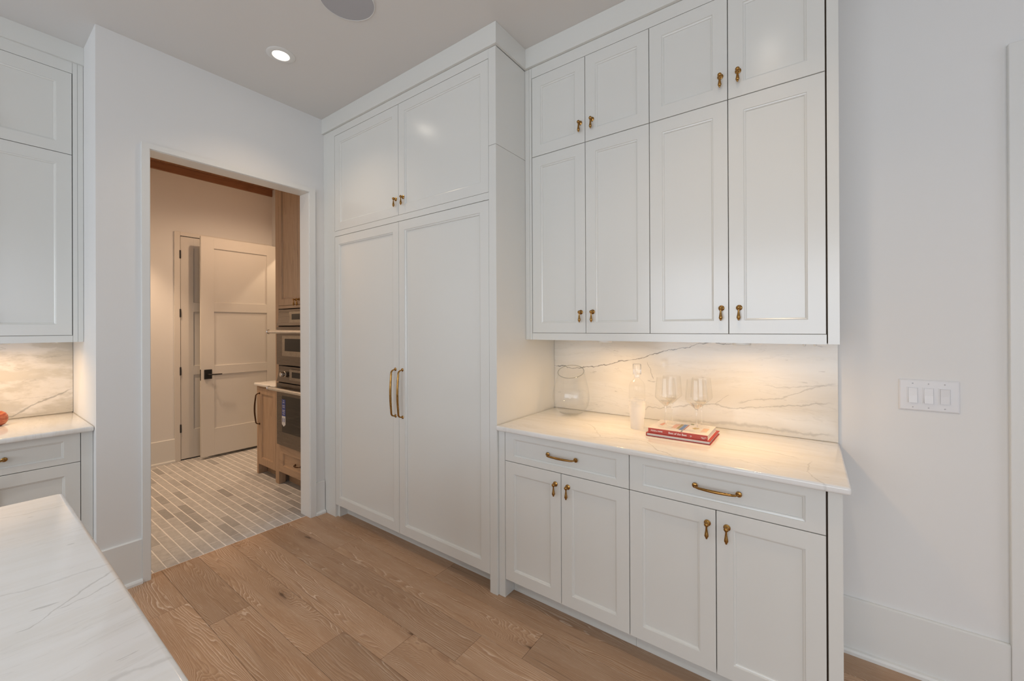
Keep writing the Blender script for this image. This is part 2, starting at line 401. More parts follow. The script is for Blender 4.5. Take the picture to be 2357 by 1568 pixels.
def drop_pull(parent, fm, u, z, mat=None):
    """round backplate with a ball and a hanging drop"""
    mat = mat or M_BRASS
    axis = 'y' if abs(fm(0, 1, 0)[1]-fm(0, 0, 0)[1]) > .5 else 'x'
    s = -1 if axis == 'y' else 1
    c = fm(u, 0, z)
    prof = [(0, 0), (.0115, .0), (.0125, .0015), (.0120, .0035), (.0075, .0055), (.0042, .008), (.0042, .013), (.0070, .0155), (.0086, .019), (.0085, .023), (.0065, .0265), (.0035, .0282), (0, .0287)]
    obj('rosette', lathe([(r, s*h) for r, h in prof], c, axis, 20), mat, parent, smooth=True)
    cd = fm(u, -.0205, z)
    drop = [(0, -.006), (.0034, -.0065), (.0036, -.011), (.0034, -.014), (.0046, -.024), (.0064, -.035), (.0076, -.042), (.0074, -.0445), (.0052, -.0485), (.0040, -.0500), (.0042, -.0520), (.0028, -.0545), (0, -.0555)]
    obj('drop_pull', lathe(drop, cd, 'z', 16), mat, parent, smooth=True)
def bar_pull(parent, fm, a, b, out=.030, r=.0052, mat=None, bow=.006, ros=.0112, name='handle'):
    """bowed bar between two round feet; a, b = (u, z) of the feet"""
    mat = mat or M_BRASS
    a2, b2 = Vector((a[0], 0, a[1])), Vector((b[0], 0, b[1])); ax = (b2-a2); ln = ax.length; ax.normalize()
    def P(t, d):
        q = a2+ax*t; return fm(q.x, -d, q.z)
    end = [(0, 0.0, ros*.9), (0, .0015, ros), (0, .0035, ros*.85), (.0003, .0048, r*.72), (.001, .010, r*.62), (.004, out*.60, r*.70), (.009, out*.85, r*.85), (.018, out, r*.92)]
    pts, rad = [], []
    for t, d, q in end: pts.append(P(t, d)); rad.append(q)
    for i in range(1, 12):
        t = .018+(ln-.036)*i/12; k = math.sin(math.pi*i/12)
        pts.append(P(t, out+bow*k)); rad.append(r*(.92+.22*k))
    for t, d, q in end[::-1]: pts.append(P(ln-t, d)); rad.append(q)
    return obj(name, tube(pts, rad, 12), mat, parent, smooth=True)

# ------------------------------------------------------------------ the shell
CZ = 3.068; XW = -3.075; YB = 2.34; G_ = .0015
def struct(name, bm, mat, label=None, cat=None, **k):
    o = obj(name, bm, mat, **k); return tag(o, label, cat, kind='structure')
BASEX0, BASEX1, BASEY0 = -3.9, 4.2, -4.5

floor = struct('floor', B(-3.12, BASEX1, BASEY0, YB, -.06, -.012), M_SUB, 'limed brown oak plank floor of the kitchen', 'floor')
pl_rows = {0: [-2.637], 1: [-2.35, -.45], 2: [-1.785, .4], 3: [-1.505, .75], 4: [-1.24, 1.1], 5: [-2.5, -1.012, 1.2], 6: [-1.752, .2], 7: [-2.3, -.32], 8: [-1.4, .6], 9: [-2.0, .1, 1.6]}
ROW_Y0, ROW_W = .548, .1808
for k in range(-6, 10):
    y0 = ROW_Y0+ROW_W*k; y1 = min(y0+ROW_W, YB-.001)
    cuts = pl_rows.get(k) or [-2.4+random.random()*1.2, .1+random.random()*.9]
    xs = [-3.12]+cuts+[2.3]
    for a, b in zip(xs, xs[1:]):
        m = ((a+b)/2, (y0+y1)/2, 0)
        obj('plank', B(a+.0006, b-.0006, y0+.0006, y1-.0006, -.012, random.uniform(-.0003, .0), bev=.0008), M_FLOOR, floor, origin=m)

pfloor = struct('floor', B(-5.7, -3.121, .56, 2.52, -.06, -.0014), M_GROUT, 'small tumbled stone tile floor seen through the doorway', 'floor')
TW, TL = .0617, .2572
tile_me = []
for k in range(4):
    bm = newbm(); rr = random.Random(k)
    box(bm, -TL/2+.0035, TL/2-.0030, -TW/2+.0032, TW/2-.0030, -.010, 0.0, bev=.0016)
    for v in bm.verts: v.co += Vector((rr.uniform(-.0012, .0012), rr.uniform(-.0010, .0010), rr.uniform(-.0006, .0003)))
    bmesh.ops.recalc_face_normals(bm, faces=bm.faces)
    me = bpy.data.meshes.new('tile'); bm.to_mesh(me); bm.free(); me.materials.append(M_TILE); tile_me.append(me)
half_me = {}
def place_tile(x0, x1, y):
    full = abs((x1-x0)-TL) < 1e-4
    if full: me = random.choice(tile_me)
    else:
        key = round(x1-x0, 3)
        if key not in half_me:
            bm = B(-(x1-x0)/2+.003, (x1-x0)/2-.003, -TW/2+.003, TW/2-.003, -.010, 0, bev=.0016)
            bmesh.ops.recalc_face_normals(bm, faces=bm.faces)
            me = bpy.data.meshes.new('tile'); bm.to_mesh(me); bm.free(); me.materials.append(M_TILE); half_me[key] = me
        me = half_me[key]
    o = bpy.data.objects.new('tile', me); COL.objects.link(o); o.parent = pfloor
    o.location = ((x0+x1)/2, y, random.uniform(-.0006, .0004))
XT1 = -3.123
for k in range(-2, 27):
    y = .757+TW*(k+.5)
    j = -3.240 if k % 2 == 0 else -3.370
    if k in (3, 8, 14): j -= .03
    xs = [XT1, j]
    while xs[-1] > -5.545: xs.append(max(xs[-1]-TL, -5.55))
    for b, a in zip(xs, xs[1:]):
        if b-a > .02: place_tile(a, b, y)

struct('ceiling', B(-3.79, BASEX1, BASEY0, YB, CZ, CZ+.12), M_CEIL, 'smooth off-white kitchen ceiling', 'ceiling')
# doorway wall (its outline has the cut-out for the opening)
OY0, OY1, OZ = .655, 1.608, 2.484
struct('wall_doorway', prism([(.451, -.05), (OY0, -.05), (OY0, OZ), (OY1, OZ), (OY1, -.05), (2.52, -.05), (2.52, 3.32), (.451, 3.32)], 'x', -3.19, XW), M_WALL, 'white wall around the cased opening', 'wall')
struct('wall_back', B(-3.075, BASEX1, YB, 2.52, -.05, CZ), M_WALL, 'white wall with the triple light switch', 'wall')
struct('wall_niche', B(-5.7, -3.19, .451, .56, -.05, 3.32), M_WALL, 'white wall between the counter niche and the pantry', 'wall')
struct('wall_side', B(-3.9, -3.79, BASEY0, .451, -.05, 3.19), M_WALL, 'white wall behind the cloudy backsplash', 'wall')
# walls behind the camera, with windows
def window_wall(name, poly, axis, a0, a1): return struct(name, prism(poly, axis, a0, a1), M_WALL, None, 'wall')
wx0, wx1, wz0, wz1 = -2.70, 2.40, .38, 2.72
bm = newbm()
def holed(axis, a0, a1, U0, U1, Z0, Z1, u0, u1, z0, z1):
    bm = newbm()
    def P(u, z, a): return (a, u, z) if axis == 'x' else (u, a, z)
    o = [(U0, Z0), (U1, Z0), (U1, Z1), (U0, Z1)]; i = [(u0, z0), (u1, z0), (u1, z1), (u0, z1)]
    R = [[bm.verts.new(P(*q, a)) for q in l] for l, a in ((o, a0), (o, a1), (i, a1), (i, a0))]
    for A, C in zip(R, R[1:]+R[:1]):
        for k in range(4): bm.faces.new((A[k], A[(k+1) % 4], C[(k+1) % 4], C[k]))
    return bm
struct('wall_front', holed('y', -4.62, -4.5, -3.9, 4.32, -.05, 3.19, wx0, wx1, wz0, wz1), M_WALL, 'white wall with the wide window', 'wall')
struct('wall_far', holed('x', 4.2, 4.32, -4.5, 2.52, -.05, 3.19, -3.45, 1.05, wz0, wz1), M_WALL, 'white wall with the second window', 'wall')
w = struct('window_1', holed('y', -4.6, -4.53, wx0, wx1, wz0, wz1, wx0+.06, wx1-.06, wz0+.06, wz1-.06), M_TRIM, 'wide window facing the cabinets', 'window')
obj('pane', B(wx0+.06, wx1-.06, -4.57, -4.564, wz0+.06, wz1-.06), M_PANE, w)
w = struct('window_2', holed('x', 4.23, 4.30, -3.45, 1.05, wz0, wz1, -3.39, .99, wz0+.06, wz1-.06), M_TRIM, 'window in the wall across from the doorway', 'window')
obj('pane', B(4.262, 4.268, -3.39, .99, wz0+.06, wz1-.06), M_PANE, w)
# pantry and the hall beyond it
struct('wall_pantry', B(-5.67, -5.55, .56, 2.52, -.05, 3.32), M_WALL, 'white pantry wall with the closed door', 'wall')
struct('wall_hall', prism([(-5.55, -.05), (-5.385, -.05), (-5.385, 2.475), (-4.53, 2.475), (-4.53, -.05), (-3.19, -.05), (-3.19, 3.32), (-5.55, 3.32)], 'y', 2.41, 2.52), M_WALL, 'white pantry wall behind the oak cabinets', 'wall')
struct('wall_hall_end', B(-5.67, -3.7, 4.2, 4.3, -.05, 2.95), M_WALL, 'white wall at the end of the hall', 'wall')
struct('wall_hall_side', B(-3.8, -3.7, 2.52, 4.2, -.05, 2.95), M_WALL, 'white wall along the hall', 'wall')
struct('wall_hall_outer', B(-5.67, -5.57, 2.52, 4.2, -.05, 2.95), M_WALL, 'white outer wall of the hall', 'wall')
struct('ceiling', B(-5.67, -3.7, 2.52, 4.3, 2.9, 2.98), M_CEIL, 'white ceiling of the hall', 'ceiling')
struct('floor', B(-5.67, -3.7, 2.52, 4.3, -.06, -.001), M_GROUT, 'plain stone floor of the hall', 'floor')
PZ = 3.20
pc = struct('ceiling', B(-5.7, -3.19, .56, 2.41, PZ+.014, PZ+.05), M_BEAMX, 'brown oak board ceiling of the pantry', 'ceiling')
yy = 1.291-.1457*5
while yy < 2.40:
    a, b = max(yy, .562), min(yy+.1457, 2.408)
    if b-a > .02: obj('board', B(-5.53, -3.192, a+.001, b-.001, PZ, PZ+.013, bev=.0015), M_BEAMX, pc, origin=(-4.3, (a+b)/2, PZ))
    yy += .1457
struct('trim_1', B(-5.55, -5.528, .562, 2.408, 3.118, PZ, bev=.002), M_BEAM, 'brown oak crown board on top of the pantry wall', 'trim', origin=(-5.54, 1.5, 3.15))

# cased opening
YI0, YI1, ZI = .6716, 1.5915, 2.467
cas = thing('trim_2', (XW, (YI0+YI1)/2, 0), 'white flat casing around the doorway to the pantry', 'trim', kind='structure')
cf = -3.052
obj('casing_leg', prism([(.633, .0), (YI0-.004, .0), (YI0-.004, ZI+.004), (.633, 2.501)], 'x', XW, cf), M_TRIM, cas)
obj('casing_leg', prism([(YI1+.004, .0), (1.6385, .0), (1.6385, 2.501), (YI1+.004, ZI+.004)], 'x', XW, cf), M_TRIM, cas)
obj('casing_head', prism([(YI0-.004, ZI+.004), (YI1+.004, ZI+.004), (1.6385, 2.501), (.633, 2.501)], 'x', XW, cf), M_TRIM, cas)
obj('jamb', B(-3.196, -3.060, OY0+.001, YI0, 0, ZI+.001, bev=.0015), M_TRIM, cas)
obj('jamb', B(-3.196, -3.060, YI1, OY1-.001, 0, ZI+.001, bev=.0015), M_TRIM, cas)
obj('jamb_head', B(-3.196, -3.060, OY0+.001, OY1-.001, ZI+.001, OZ-.001, bev=.0015), M_TRIM, cas)

# baseboards with a small shoe
def baseboard(name, label, p0, p1, along, h=.248):
    t, s = .016, .016
    th = thing(name, (p0[0], p0[1], 0), label, 'baseboard', kind='structure')
    if along == 'y':
        x, y0, y1 = p0[0], p0[1], p1[1]
        obj('board', prism([(x, 0), (x+t, 0), (x+t, h-.004), (x+t-.006, h), (x, h)], 'y', y0, y1), M_TRIM, th)
        obj('shoe', prism([(x+t, 0), (x+t+s, 0), (x+t+s, .013), (x+t+s*.7, .021), (x+t, .024)], 'y', y0, y1), M_TRIM, th)
    else:
        y, x0, x1 = p0[1], p0[0], p1[0]
        obj('board', prism([(y, 0), (y-t, 0), (y-t, h-.004), (y-t+.006, h), (y, h)], 'x', x0, x1), M_TRIM, th)
        obj('shoe', prism([(y-t, 0), (y-t-s, 0), (y-t-s, .013), (y-t-s*.7, .021), (y-t, .024)], 'x', x0, x1), M_TRIM, th)
    return th
baseboard('baseboard_1', 'tall white baseboard between island and doorway casing', (XW, .453), (XW, .6325), 'y')
baseboard('baseboard_2', 'short piece of white baseboard between casing and tall cabinet', (XW, 1.639), (XW, 1.712), 'y')
baseboard('baseboard_3', 'tall white baseboard on the light switch wall', (.0895, YB), (.6045, YB), 'x', .241)
baseboard('baseboard_4', 'white baseboard beside the closed pantry door', (-5.55, .562), (-5.55, 1.413), 'y', .25)

# door casing and door at the edge of the switch wall
d2 = thing('door_3', (1.06, YB, 0), 'white door casing on the switch wall', 'door', kind='structure')
obj('casing_leg', B(.605, .695, YB-.022, YB-.0005, 0, 2.487, bev=.002), M_TRIM, d2)
obj('casing_leg', B(1.465, 1.555, YB-.022, YB-.0005, 0, 2.487, bev=.002), M_TRIM, d2)
obj('casing_head', B(.695, 1.465, YB-.022, YB-.0005, 2.40, 2.487, bev=.002), M_TRIM, d2)
obj('slab', B(.70, 1.46, YB-.012, YB-.0005, .008, 2.395, bev=.002), M_TRIM, d2)

# ------------------------------------------------------------------ pantry doors
def hinge(parent, c):
    obj('hinge', lathe([(0, -.045), (.006, -.045), (.0075, -.040), (.0075, .040), (.006, .045), (0, .047)], c, 'z', 10), M_BLACK, parent, smooth=True)
def three_panel(parent, name, fm, u0, u1, z0, z1, pu0, pu1, rows, mat, t=.035):
    """rails and stiles round three sunk panels: frame pieces and panels are parts"""
    lf = obj(name, B(*([0]*0), **{}) if False else _slab(fm, u0, u1, z0, z1, .012, t), mat, parent)
    zs = [z0]+[v for r in rows for v in r]+[z1]
    obj('stile', _slab(fm, u0, pu0, z0, z1, 0, .012, .001), mat, parent); obj('stile', _slab(fm, pu1, u1, z0, z1, 0, .012, .001), mat, parent)
    for i in range(0, len(zs), 2):
        obj('rail', _slab(fm, pu0, pu1, zs[i], zs[i+1], 0, .012, .001), mat, parent)
    return lf
def _slab(fm, u0, u1, z0, z1, d0, d1, bev=0.0):
    a, b = Vector(fm(u0, d0, z0)), Vector(fm(u1, d1, z1))
    return B(min(a.x, b.x), max(a.x, b.x), min(a.y, b.y), max(a.y, b.y), min(a.z, b.z), max(a.z, b.z), bev=bev)
ROWS = [(.325, .926), (1.026, 1.628), (1.731, 2.333)]
d1 = thing('door_1', (-5.55, 1.89, 0), 'closed white panelled pantry door with black hinges', 'door', kind='structure')
fm = face_x(-5.552+.022)
three_panel(d1, 'leaf', face_x(-5.538), 1.466, 2.30, .012, 2.448, 1.582, 2.19, ROWS, M_DOOR, .010)
obj('casing_leg', B(-5.549, -5.530, 1.412, 1.462, 0, 2.497, bev=.002), M_DOOR, d1)
obj('casing_leg', B(-5.549, -5.530, 2.306, 2.392, 0, 2.497, bev=.002), M_DOOR, d1)
obj('casing_head', B(-5.549, -5.530, 1.462, 2.306, 2.455, 2.497, bev=.002), M_DOOR, d1)
obj('gap_shade', B(-5.5495, -5.5485, 1.458, 2.308, .0, 2.458), M_BLACK, d1)  # black sheet paints the shade in the gaps round the leaf
for z in (.35, .975, 1.609, 2.25): hinge(d1, (-5.531, 1.462, z))
d2 = thing('door_2', (-5.37, 2.39, 0), 'open white pantry door with square black lever lock', 'door', kind='structure')
three_panel(d2, 'leaf', face_x(-5.37), 1.600, 2.386, .028, 2.456, 1.722, 2.271, ROWS, M_DOOR)
for z in (.35, .975, 1.609, 2.25): hinge(d2, (-5.366, 2.392, z))
lock = obj('lock_plate', B(-5.370, -5.361, 1.627, 1.699, .882, .987, bev=.002), M_BLACK, d2)
obj('lever', tube([(-5.361, 1.663, .932), (-5.330, 1.663, .932), (-5.322, 1.668, .932), (-5.320, 1.69, .932), (-5.319, 1.78, .932)], [.011, .010, .008, .0075, .006], 10), M_BLACK, d2, smooth=True)
obj('latch_plate', B(-5.398, -5.377, 1.5985, 1.6005, .87, .99), M_BLACK, d2)

# ------------------------------------------------------------------ crown boards over the cabinets
def crown(name, label, poly_front, z0=2.950):
    return struct(name, poly_front, M_CAB, label, 'trim')
YF, YU, YBC = 1.717, 1.996, 1.730
struct('trim_3', prism([(XW+.0005, YF-.016), (-1.3386, YF-.016), (-1.3386, YU-.0165), (-1.353, YU-.0165), (-1.353, YF+.015), (XW+.0005, YF+.015)], 'z', 2.9535, CZ-.0005), M_CAB, 'white crown board above the tall refrigerator cabinet', 'trim', origin=(-2.2, YF, 2.95))
struct('trim_4', prism([(-1.353, YU-.016), (.0957, YU-.016), (.0957, YU+.015), (-1.353, YU+.015)], 'z', 2.9535, CZ-.0005), M_CAB, 'white crown board above the wall cabinets over the bar counter', 'trim', origin=(-.6, YU, 2.95))
XL = -3.41
struct('trim_5', B(XL-.015, XL+.016, -.27, .4505, 2.966, CZ-.0005), M_CAB, 'white crown board above the cabinet in the counter niche', 'trim', origin=(XL, .1, 2.96))

# ------------------------------------------------------------------ tall cabinet and refrigerator
X0, X1, X2, XE = -2.918, -2.1655, -1.404, -1.3536
fy = face_y(YF)
tc = thing('tall_cabinet', ((X0+X2)/2, YF, 0), 'tall white cabinet surround with two short doors over the refrigerator', 'cabinet')
obj('filler_stile', B(XW+.0005, X0-.001, YF, YF+.022, 0, 2.952), M_CAB, tc)
obj('side_panel', B(X2, XE, YF, YB-.0015, 0, 2.4232, bev=.001), M_CAB, tc)
obj('side_panel', B(X2, XE, YF, YB-.0015, 2.4248, 2.952, bev=.001), M_CAB, tc)
obj('side_panel', B(X0-.02, X0-.001, YF+.023, YB-.0015, 0, 2.952), M_CAB, tc)
obj('top_rail', B(X0-.001, X2, YF, YF+.022, 2.9015, 2.952), M_CAB, tc)
obj('middle_rail', B(X0-.001, X2, YF, YF+.022, 2.1335, 2.1725), M_CAB, tc)
obj('carcass', B(X0, X2-.001, YF+.024, YB-.0015, 2.135, 2.95), M_GAP, tc)
obj('foot', B(X0-.001, X0+.022, YF+.022, 1.803, 0, .093), M_CAB, tc)
for a, b, pa, pb, k in ((X0, X1, -2.849, -2.229, -2.196), (X1, X2, -2.105, -1.461, -2.1225)):
    d = door(tc, 'door', fy, a+G_, b-G_, 2.1745, 2.8995, pa, pb, 2.234, 2.839)
    drop_pull(d, fy, k+.006, 2.282)
fr = thing('refrigerator', ((X0+X2)/2, YF, 0), 'panelled refrigerator behind two full height white doors with brass bars', 'refrigerator')
obj('body', B(X0+.004, X2-.004, YF+.03, YB-.02, .098, 2.13), M_GAP, fr)
obj('toe_kick', B(X0+.022, X2-.001, 1.803, 1.815, 0, .097), M_CAB, fr)
for a, b, pa, pb, k in ((X0, X1, -2.866, -2.223, -2.2005), (X1, X2, -2.107, -1.4655, -2.1295)):
    d = door(fr, 'door', fy, a+G_, b-G_*.8, .0965, 2.1310, pa, pb, .1565, 2.0715, t=.024, depth=.012, bead=.010)
    bar_pull(d, fy, (k, .858), (k, 1.165), out=.034, r=.0066, bow=.008)

# ------------------------------------------------------------------ wall cabinets over the bar counter
XU = [-1.3055, -.9655, -.6245, -.2832, .0553]; XUE = .0957
fu = face_y(YU)
def wall_unit(i0, label, xa, xb, stile):
    t = thing('wall_cabinet', ((xa+xb)/2, YU, 1.365), label, 'cabinet')
    xc = xb-.019 if xb > 0 else xb
    obj('carcass', B(xa, xc, YU+.024, YB-.0015, 1.370, 2.95), M_GAP, t)
    obj('bottom_board', B(xa, xc, YU+.022, YB-.0015, 1.3655, 1.3695), M_CAB, t)
    u0, u1 = XU[i0], XU[i0+2]
    obj('bottom_rail', B(u0, u1, YU, YU+.022, 1.365, 1.4035), M_CAB, t)
    obj('top_rail', B(u0, u1, YU, YU+.022, 2.8905, 2.952), M_CAB, t)
    for a, b in stile: obj('stile', B(a, b, YU, YU+.022, 1.365, 2.952, bev=.0008), M_CAB, t)
    for k in (0, 1):
        a, b = XU[i0+k], XU[i0+k+1]
        pa, pb = (a+.0600, b-.0590) if k == 0 else (a+.0590, b-.0585)
        ku = b-.0345 if k == 0 else a+.0345
        d = door(t, 'door', fu, a+G_, b-G_, 1.4052, 2.4265, pa, pb, 1.4625, 2.3665); drop_pull(d, fu, ku+.006, 1.5175)
        d = door(t, 'door', fu, a+G_, b-G_, 2.4295, 2.8887, pa, pb, 2.489, 2.828); drop_pull(d, fu, ku+.006, 2.5375)
    return t
wall_unit(0, 'white four door wall cabinet next to the tall refrigerator cabinet', XE+.001, -.6250, [(XE+.001, -1.3240), (-1.3228, -1.3075)])
wc = wall_unit(2, 'white four door wall cabinet at the open end above the bar counter', -.6240, XUE, [(.0590, XUE)])
obj('end_panel', B(XUE-.018, XUE, YU+.0225, YB-.0015, 1.365, 2.952), M_CAB, wc)

# ------------------------------------------------------------------ base cabinets under the bar counter
XBS = [-1.3105, -.9717, -.6337, -.2925, .0450]; XBE = .0885; ZB = .8865
fb = face_y(YBC)
def base_unit(i0, label, xa, xb):
    t = thing('base_cabinet', ((xa+xb)/2, YBC, 0), label, 'cabinet')
    obj('carcass', B(xa, xb, YBC+.024, YB-.0015, .10, ZB), M_GAP, t)
    obj('toe_kick', B(max(xa, XBS[0]), xb, 1.810, 1.822, 0, .0985), M_CAB, t)
    a, c, b = XBS[i0], XBS[i0+1], XBS[i0+2]
    d = door(t, 'drawer', fb, a+G_, b-G_, .7310, ZB-.003, a+.0585, b-.0575, .760, .8515)
    m = -.9685 if i0 == 0 else -.2910
    bar_pull(d, fb, (m-.0765, .8085), (m+.0765, .8085), out=.026, r=.0050, bow=.005)
    d = door(t, 'door', fb, a+G_, c-G_, .0995, .7280, a+.0575, c-.0585, .1575, .668); drop_pull(d, fb, c-.034+.004, .673)
    d = door(t, 'door', fb, c+G_, b-G_, .0995, .7280, c+.0585, b-.0580, .1575, .668); drop_pull(d, fb, c+.034+.004, .673)
    return t
ba = base_unit(0, 'white base cabinet with drawer next to the tall refrigerator cabinet', XE+.001, -.6342)
obj('stile', B(XE+.001, XBS[0]-.001, YBC, 1.815, 0, ZB, bev=.0008), M_CAB, ba)
bb_ = base_unit(2, 'white base cabinet with drawer at the open end of the bar counter', -.6332, .0485)
obj('end_panel', B(.0490, XBE, YBC, YB-.0015, 0, ZB, bev=.0012), M_CAB, bb_)

def slab_top(name, x0, x1, y0, y1, z0, z1, mat, label, cat, r=.009):
    bm = B(x0, x1, y0, y1, z0, z1)
    bmesh.ops.bevel(bm, geom=[e for e in bm.edges], offset=r, segments=4, affect='EDGES', profile=.55)
    return tag(obj(name, bm, mat, origin=((x0+x1)/2, (y0+y1)/2, z0), smooth=True), label, cat)
slab_top('countertop', -1.3490, .1085, 1.700, YB-.0015, .8875, .9145, M_COUNTER, 'polished white quartzite bar counter with thin veins over the base cabinets', 'countertop')
tag(obj('backsplash', B(XE+.001, .1045, 2.3285, YB-.0008, .915, 1.3645, bev=.001), M_SPLASH, origin=(-.62, 2.33, .915)), 'veined stone backsplash behind the glassware', 'backsplash')

# ------------------------------------------------------------------ niche run at the picture's edge
fx = face_x(XL)
lw_ = thing('wall_cabinet', (XL, .09, 1.363), 'white wall cabinet in the niche beside the doorway wall', 'cabinet')
obj('carcass', B(-3.7885, XL-.024, -.27, .4495, 1.370, 2.96), M_GAP, lw_)
obj('bottom_board', B(-3.7885, XL-.022, -.27, .4495, 1.3655, 1.3695), M_CAB, lw_)
obj('stile', B(XL-.022, XL, .4075, .4265, 1.363, 2.966), M_CAB, lw_)
obj('stile', B(XL-.022, XL, .4275, .4495, 1.363, 2.966), M_CAB, lw_)
obj('bottom_rail', B(XL-.022, XL, -.27, .4065, 1.363, 1.4005), M_CAB, lw_)
obj('top_rail', B(XL-.022, XL, -.27, .4065, 2.9025, 2.966), M_CAB, lw_)
for a, b in ((-.27, .065), (.065, .406)):
    d = door(lw_, 'door', fx, a+G_, b-G_, 1.4025, 2.4335, a+.06, b-.062, 1.4635, 2.3715); drop_pull(d, fx, (a+.034) if a > 0 else (b-.034), 1.52)
    d = door(lw_, 'door', fx, a+G_, b-G_, 2.4365, 2.9005, a+.06, b-.062, 2.496, 2.834); drop_pull(d, fx, (a+.034) if a > 0 else (b-.034), 2.54)
XLB = -3.150; fl = face_x(XLB)
lb = thing('base_cabinet', (XLB, .09, 0), 'white base cabinet in the niche beside the doorway wall', 'cabinet')
obj('carcass', B(-3.7885, XLB-.024, -.27, .4495, .10, ZB), M_GAP, lb)
obj('toe_kick', B(XLB-.092, XLB-.08, -.27, .4495, 0, .0985), M_CAB, lb)
obj('stile', B(XLB-.08, XLB, .4045, .4495, 0, ZB), M_CAB, lb)
d = door(lb, 'drawer', fl, -.27+G_, .402, .7310, ZB-.003, -.21, .343, .762, .850)
bar_pull(d, fl, (-.006, .806), (.147, .806), out=.026, r=.005, bow=.005)
for a, b in ((-.27, .066), (.066, .4035)):
    d = door(lb, 'door', fl, a+G_, b-G_, .0995, .7280, a+.058, b-.057, .1575, .668); drop_pull(d, fl, (a+.034) if a > 0 else (b-.034), .673)
slab_top('countertop', -3.7885, -3.112, -.27, .4498, .8875, .9145, M_COUNTER, 'pale stone counter in the niche with the round fruit', 'countertop')
tag(obj('backsplash', B(-3.7892, -3.770, -.27, .4495, .915, 1.3645, bev=.001), M_LSPLASH, origin=(-3.78, .1, .915)), 'cloudy cream stone backsplash in the niche', 'backsplash')
fg = G('fruit_skin'); pf = fg.obj()
st_ = fg.noise(fg.mapv(pf, (30, 30, 160)), 1.0, 3, .6)
M_FRUIT = fg.done(fg.bsdf(Base_Color=fg.mix(fg.mr(st_, .4, .65), (.40, .075, .035), (.62, .22, .10)), Roughness=.3))
fru = thing('fruit', (-3.55, .140, .9145), 'round reddish orange fruit on the niche counter', 'fruit')
obj('body', lathe([(0, .006), (.008, .001), (.018, .0004), (.030, .008), (.0385, .022), (.0412, .038), (.0395, .054), (.031, .070), (.018, .0795), (.007, .0785), (0, .073)], (-3.55, .140, .9145), 'z', 28), M_FRUIT, fru, smooth=True)
obj('stem', tube([(-3.55, .14, .986), (-3.549, .14, .996), (-3.546, .141, 1.003)], [.0018, .0015, .002], 8), M_BRONZE, fru, smooth=True)

# ------------------------------------------------------------------ island
isl = thing('kitchen_island', (-1.27, -1.0, 0), 'white kitchen island under the pale marble top', 'island')
obj('body', B(-1.885, -.645, -2.25, .165, .10, .8865), M_CAB, isl)
obj('toe_kick', B(-1.82, -.71, -2.18, .10, 0, .10), M_CAB, isl)
fyi = lambda u, d, z: (u, .187-d, z)
for a, b in ((-1.883, -1.470), (-1.467, -1.06), (-1.057, -.647)):
    door(isl, 'side_panel', fyi, a, b, .105, .884, a+.06, b-.06, .165, .82)
bm = B(-1.930, -.600, -2.30, .2085, .8870, .9145)
bmesh.ops.bevel(bm, geom=[e for e in bm.edges if abs(e.verts[0].co.z-e.verts[1].co.z) > .01], offset=.016, segments=4, affect='EDGES', profile=.5)
bmesh.ops.bevel(bm, geom=[e for e in bm.edges if e.is_manifold and e.calc_face_angle() > 1.2], offset=.010, segments=4, affect='EDGES', profile=.5)
tag(obj('island_top', bm, M_ISLAND, origin=(-1.27, -1.0, .887), smooth=True), 'large white marble island top with soft grey veins', 'countertop')

# ------------------------------------------------------------------ ceiling fittings
def downlight(x, y, label):
    t = thing('recessed_light', (x, y, CZ), label, 'ceiling light', 'recessed lights in the kitchen ceiling')
    obj('trim_ring', lathe([(.0438, -.0020), (.0465, -.0050), (.053, -.0058), (.072, -.0042), (.0770, -.0018), (.0775, -.0004), (.0438, -.0004)], (x, y, CZ), 'z', 40, closed=True), M_TRIM, t, smooth=True)
    obj('lens', lathe([(0, -.0034), (.030, -.0032), (.0425, -.0022), (.0435, -.0006), (0, -.0006)], (x, y, CZ), 'z', 32), M_LENS, t, smooth=True)
    return t
DL = ['lit recessed ceiling light above the space before the pantry doorway', 'lit recessed ceiling light above the bar counter end', 'added unseen recessed light above the island corner', 'added unseen recessed light behind the island', 'lit recessed ceiling light near the switch wall door', 'added unseen recessed light near the second window']
for (x, y), l in zip(DOWN, DL): downlight(x, y, l)
sp = thing('ceiling_speaker', (-1.853, 1.160, CZ), 'round grey ceiling speaker set flush over the floor', 'speaker')
obj('rim', lathe([(.1275, -.0004), (.1275, -.0038), (.1290, -.0046), (.1310, -.0040), (.1318, -.0004)], (-1.853, 1.160, CZ), 'z', 56, closed=True), M_TRIM, sp, smooth=True)
obj('grille', lathe([(0, -.0040), (.06, -.0038), (.1272, -.0030), (.1272, -.0006), (0, -.0006)], (-1.853, 1.160, CZ), 'z', 48), M_SPEAKER, sp, smooth=True)
def puck(x, y, label):
    t = thing('puck_light', (x, y, 1.3655), label, 'cabinet light', 'warm puck lights under the wall cabinets')
    obj('housing', lathe([(.0265, -.0003), (.0265, -.0090), (.030, -.0105), (.034, -.0095), (.036, -.004), (.036, -.0003)], (x, y, 1.3655), 'z', 28, closed=True), M_TRIM, t, smooth=True)
    obj('lens', lathe([(0, -.0100), (.020, -.0098), (.0260, -.0085), (.0260, -.0005), (0, -.0005)], (x, y, 1.3655), 'z', 24), M_PUCK, t, smooth=True)
for (x, y), l in zip(PUCKS, ['warm puck light under the wall cabinet near the glass vase', 'warm puck light under the wall cabinet at the open counter end', 'warm puck light under the niche wall cabinet']): puck(x, y, l)
